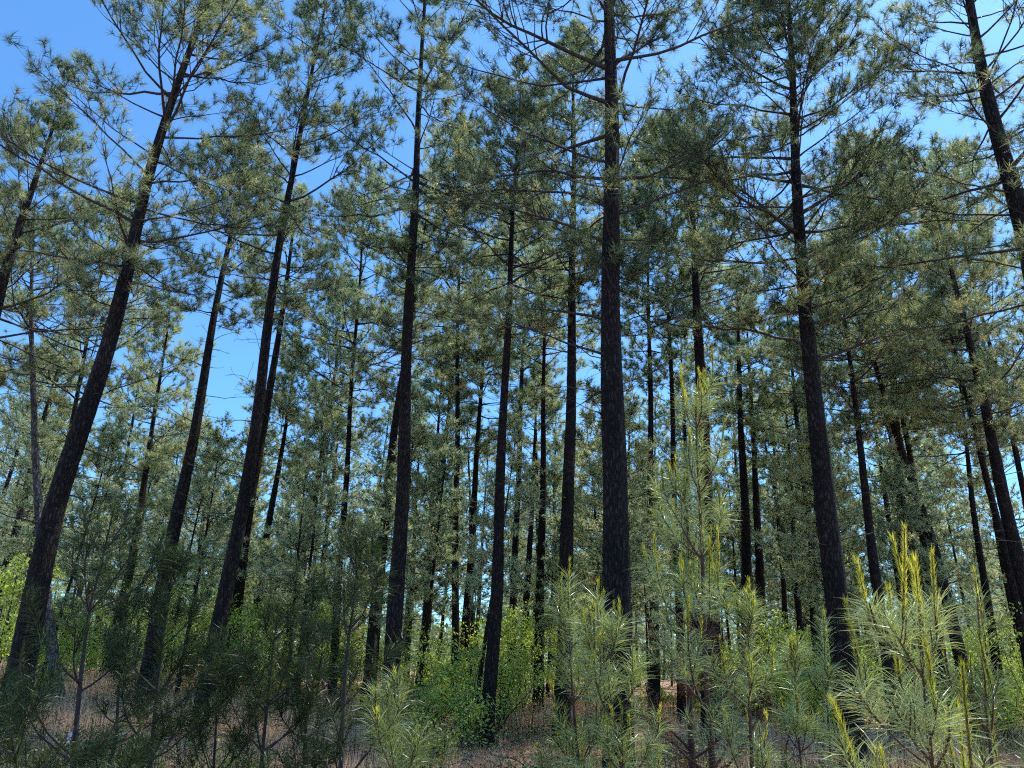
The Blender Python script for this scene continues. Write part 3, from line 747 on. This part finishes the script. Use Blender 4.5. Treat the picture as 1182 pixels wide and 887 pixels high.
# ------------------------------------------------------------------ grass, weeds and litter
def scatter(n, ymin, ymax, spread=.72, pw=1.0):
    Y = ymin+(ymax-ymin)*rng.uniform(size=n)**pw
    X = rng.uniform(-1, 1, n)*(Y*spread+1.0)
    return X, Y
def patch(X, Y, s, ph):
    return np.sin(X*s+ph)*np.cos(Y*s*.8+ph*1.7)+.5*np.sin(X*s*2.3-Y*s*1.9+ph)
def build_grass():
    g = Geo()
    X, Y = scatter(26000, 4.5, 34, pw=1.2)
    k = patch(X, Y, .8, .7) > -.7
    X, Y = X[k], Y[k]
    nb = 6
    X = np.repeat(X, nb)+rng.normal(0, .06, len(X)*nb); Y = np.repeat(Y, nb)+rng.normal(0, .06, len(Y)*nb)
    O = np.stack([X, Y, gz(X, Y)-.01], 1)
    D = cone_dirs(np.tile([[0, 0, 1.]], (len(O), 1)), 1, .1, 1.2)
    needles(g, O, D, rng.uniform(.12, .42, len(O)), .004+.00035*Y, 0, np.clip(rng.normal(.55, .22, len(O)), 0, 1), droop=.25)
    X, Y = scatter(15000, 8, 30, pw=1.0)
    k = patch(X, Y, .45, 1.9) + .5*(X < -1) > .1
    X, Y = X[k], Y[k]; nb = 7
    X = np.repeat(X, nb)+rng.normal(0, .08, len(X)*nb); Y = np.repeat(Y, nb)+rng.normal(0, .08, len(Y)*nb)
    O = np.stack([X, Y, gz(X, Y)-.01], 1)
    D = cone_dirs(np.tile([[0, 0, 1.]], (len(O), 1)), 1, .02, .55)
    needles(g, O, D, rng.uniform(.3, .85, len(O)), .006+.0004*Y, 0, np.clip(rng.normal(.75, .2, len(O)), 0, 1), droop=.15)  # paler tint in these patches puts sunlight into the grass colour
    tag(g.build('dry_grass', M_STRAW), 'pale pinkish dry grass and pine straw covering the forest floor', 'grass', kind='stuff')
    g = Geo()
    X, Y = scatter(13000, 5, 36, pw=1.1)
    k = patch(X, Y, .55, 2.1) > -.15
    X, Y = X[k], Y[k]; nb = 9
    h = rng.uniform(.15, .7, len(X))
    Xr = np.repeat(X, nb); Yr = np.repeat(Y, nb); hr_ = np.repeat(h, nb)
    O = np.stack([Xr+rng.normal(0, .09, len(Xr)), Yr+rng.normal(0, .09, len(Xr)), gz(Xr, Yr)+hr_*rng.uniform(.1, 1, len(Xr))], 1)
    leaves(g, O, .055, 0, np.clip(rng.normal(.5, .25, len(O)), 0, 1))
    stems = np.stack([np.stack([X, Y, gz(X, Y)], 1), np.stack([X+rng.normal(0, .05, len(X)), Y, gz(X, Y)+h], 1)], 1)
    tubes(g, stems, np.full((len(X), 2), .004), 3, 1)
    tag(g.build('weeds', [M_WEED, M_YBARK]), 'low green and yellowish weeds growing through the dry grass', 'weeds', kind='stuff')
    # fallen twigs
    g = Geo()
    X, Y = scatter(30000, 4.5, 22, pw=1.1)
    nn = 4; X = np.repeat(X, nn)+rng.normal(0, .1, len(X)*nn); Y = np.repeat(Y, nn)+rng.normal(0, .1, len(Y)*nn)
    O = np.stack([X, Y, gz(X, Y)+rng.uniform(.0, .05, len(X))], 1)
    aa = rng.uniform(0, 6.28, len(X)); D = np.stack([np.cos(aa), np.sin(aa), rng.normal(.05, .18, len(X))], 1)
    litter = Geo(); needles(litter, O, norm(D), rng.uniform(.12, .3, len(O)), .005+.0004*Y, 0, np.clip(rng.normal(.45, .25, len(O)), 0, 1))
    tag(litter.build('pine_straw', M_LITTER), 'reddish brown fallen pine needles lying on the ground', 'pine straw', kind='stuff')
    X, Y = scatter(2600, 4.5, 26)
    a = rng.uniform(0, 6.28, len(X)); L = rng.uniform(.15, 1.0, len(X))**1.4*1.4
    z = gz(X, Y)
    P = np.stack([np.stack([X-np.cos(a)*L/2, Y-np.sin(a)*L/2, z+rng.uniform(0, .1, len(X))], 1), np.stack([X, Y, z+rng.uniform(.02, .15, len(X))], 1),
                  np.stack([X+np.cos(a)*L/2, Y+np.sin(a)*L/2, z+rng.uniform(0, .3, len(X))], 1)], 1)
    tubes(g, P, np.tile([[.008, .007, .004]], (len(X), 1)), 4, 0)
    tag(g.build('fallen_twigs', M_DEADLIMB), 'grey brown fallen twigs lying in the dry grass', 'twigs', kind='stuff')
    # bare understory stems
    # far wood
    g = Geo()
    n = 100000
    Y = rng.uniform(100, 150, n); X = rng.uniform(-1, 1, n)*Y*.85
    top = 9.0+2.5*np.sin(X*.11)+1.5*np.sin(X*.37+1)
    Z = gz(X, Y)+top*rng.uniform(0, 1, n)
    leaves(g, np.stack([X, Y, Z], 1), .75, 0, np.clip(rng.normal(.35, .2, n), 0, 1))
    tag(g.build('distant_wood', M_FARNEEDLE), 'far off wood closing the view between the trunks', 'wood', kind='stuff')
build_grass()

# pale grass tussock at the foot of the centre pine
def tussock(px, Y, label, s=.5):
    x = at(px, 860, Y)[0]; g = Geo(); n = 1400
    O = np.stack([rng.normal(0, .14, n), rng.normal(0, .14, n), np.zeros(n)], 1)
    D = norm(cone_dirs(np.tile([[0, 0, 1.]], (n, 1)), 1, .05, .9)+O*2)
    needles(g, O, D, rng.uniform(.3, 1.0, n)*s, .006, 0, np.clip(rng.normal(.75, .15, n), 0, 1), droop=.5, seg=2)
    o = g.build('grass_tussock', M_STRAW); o.location = (x, Y, float(gz(x, Y))); tag(o, label, 'grass tussock')
tussock(572, 14.5, 'pale straw coloured grass tussock in front of the centre pine foot', .6)

# small pale tag hanging on the dark stem at lower left
tp = at(80, 852, 5.95)
g = Geo()
w_, h_, d_ = .012, .035, .002
vv = np.array([[x, y+.004*math.sin(z*60), z] for z in (-h_, -h_*.3, h_*.4, h_) for x, y in ((-w_, -d_), (w_, -d_), (w_, d_), (-w_, d_))])
ff = [[4*r+k, 4*r+(k+1) % 4, 4*r+4+(k+1) % 4, 4*r+4+k] for r in range(3) for k in range(4)]+[[0, 1, 2, 3], [12, 13, 14, 15]]
g.add(vv, ff, 0, .5)
o = g.build('marker_tag', plainmat('white_tag', (.6, .57, .6)))
o.location = tp; tag(o, 'tiny white tag beside the dark young pine stem at lower left', 'tag')

# ------------------------------------------------------------------ light and sky
SUN_EL, SUN_AZ = R2(62), R2(56)      # azimuth measured from +Y towards +X
sd = Vector((math.sin(SUN_AZ)*math.cos(SUN_EL), math.cos(SUN_AZ)*math.cos(SUN_EL), math.sin(SUN_EL)))
sl = bpy.data.lights.new('sun', 'SUN'); sl.energy = 5.0; sl.angle = R2(0.5); sl.color = (1, .96, .88)
so = bpy.data.objects.new('sun', sl); COL.objects.link(so)
so.rotation_euler = (-sd).to_track_quat('-Z', 'Y').to_euler()
w = bpy.data.worlds.new('World'); sc.world = w; w.use_nodes = True
nt = w.node_tree; bg = nt.nodes['Background']
sky = nt.nodes.new('ShaderNodeTexSky'); sky.sky_type = 'NISHITA'; sky.sun_disc = False
sky.sun_elevation = SUN_EL; sky.sun_rotation = SUN_AZ
sky.altitude = 300; sky.air_density = 1.0; sky.dust_density = 0.9; sky.ozone_density = 2.5
tintn = nt.nodes.new('ShaderNodeMix'); tintn.data_type = 'RGBA'; tintn.blend_type = 'MULTIPLY'; tintn.inputs[0].default_value = 1
tintn.inputs[7].default_value = (0.85, 1.47, 1.9, 1)
nt.links.new(sky.outputs[0], tintn.inputs[6]); nt.links.new(tintn.outputs[2], bg.inputs[0]); bg.inputs[1].default_value = 0.15
sc.view_settings.view_transform = 'Standard'; sc.view_settings.look = 'None'; sc.view_settings.exposure = 0
sc.cycles.use_denoising = False; sc.cycles.use_adaptive_sampling = True; sc.cycles.adaptive_threshold = 0.05; sc.cycles.adaptive_min_samples = 24; sc.render.filter_size = 1.2; sc.cycles.filter_width = 1.2; sc.cycles.max_bounces = 5; sc.cycles.transmission_bounces = 4; sc.cycles.diffuse_bounces = 3; sc.cycles.glossy_bounces = 1
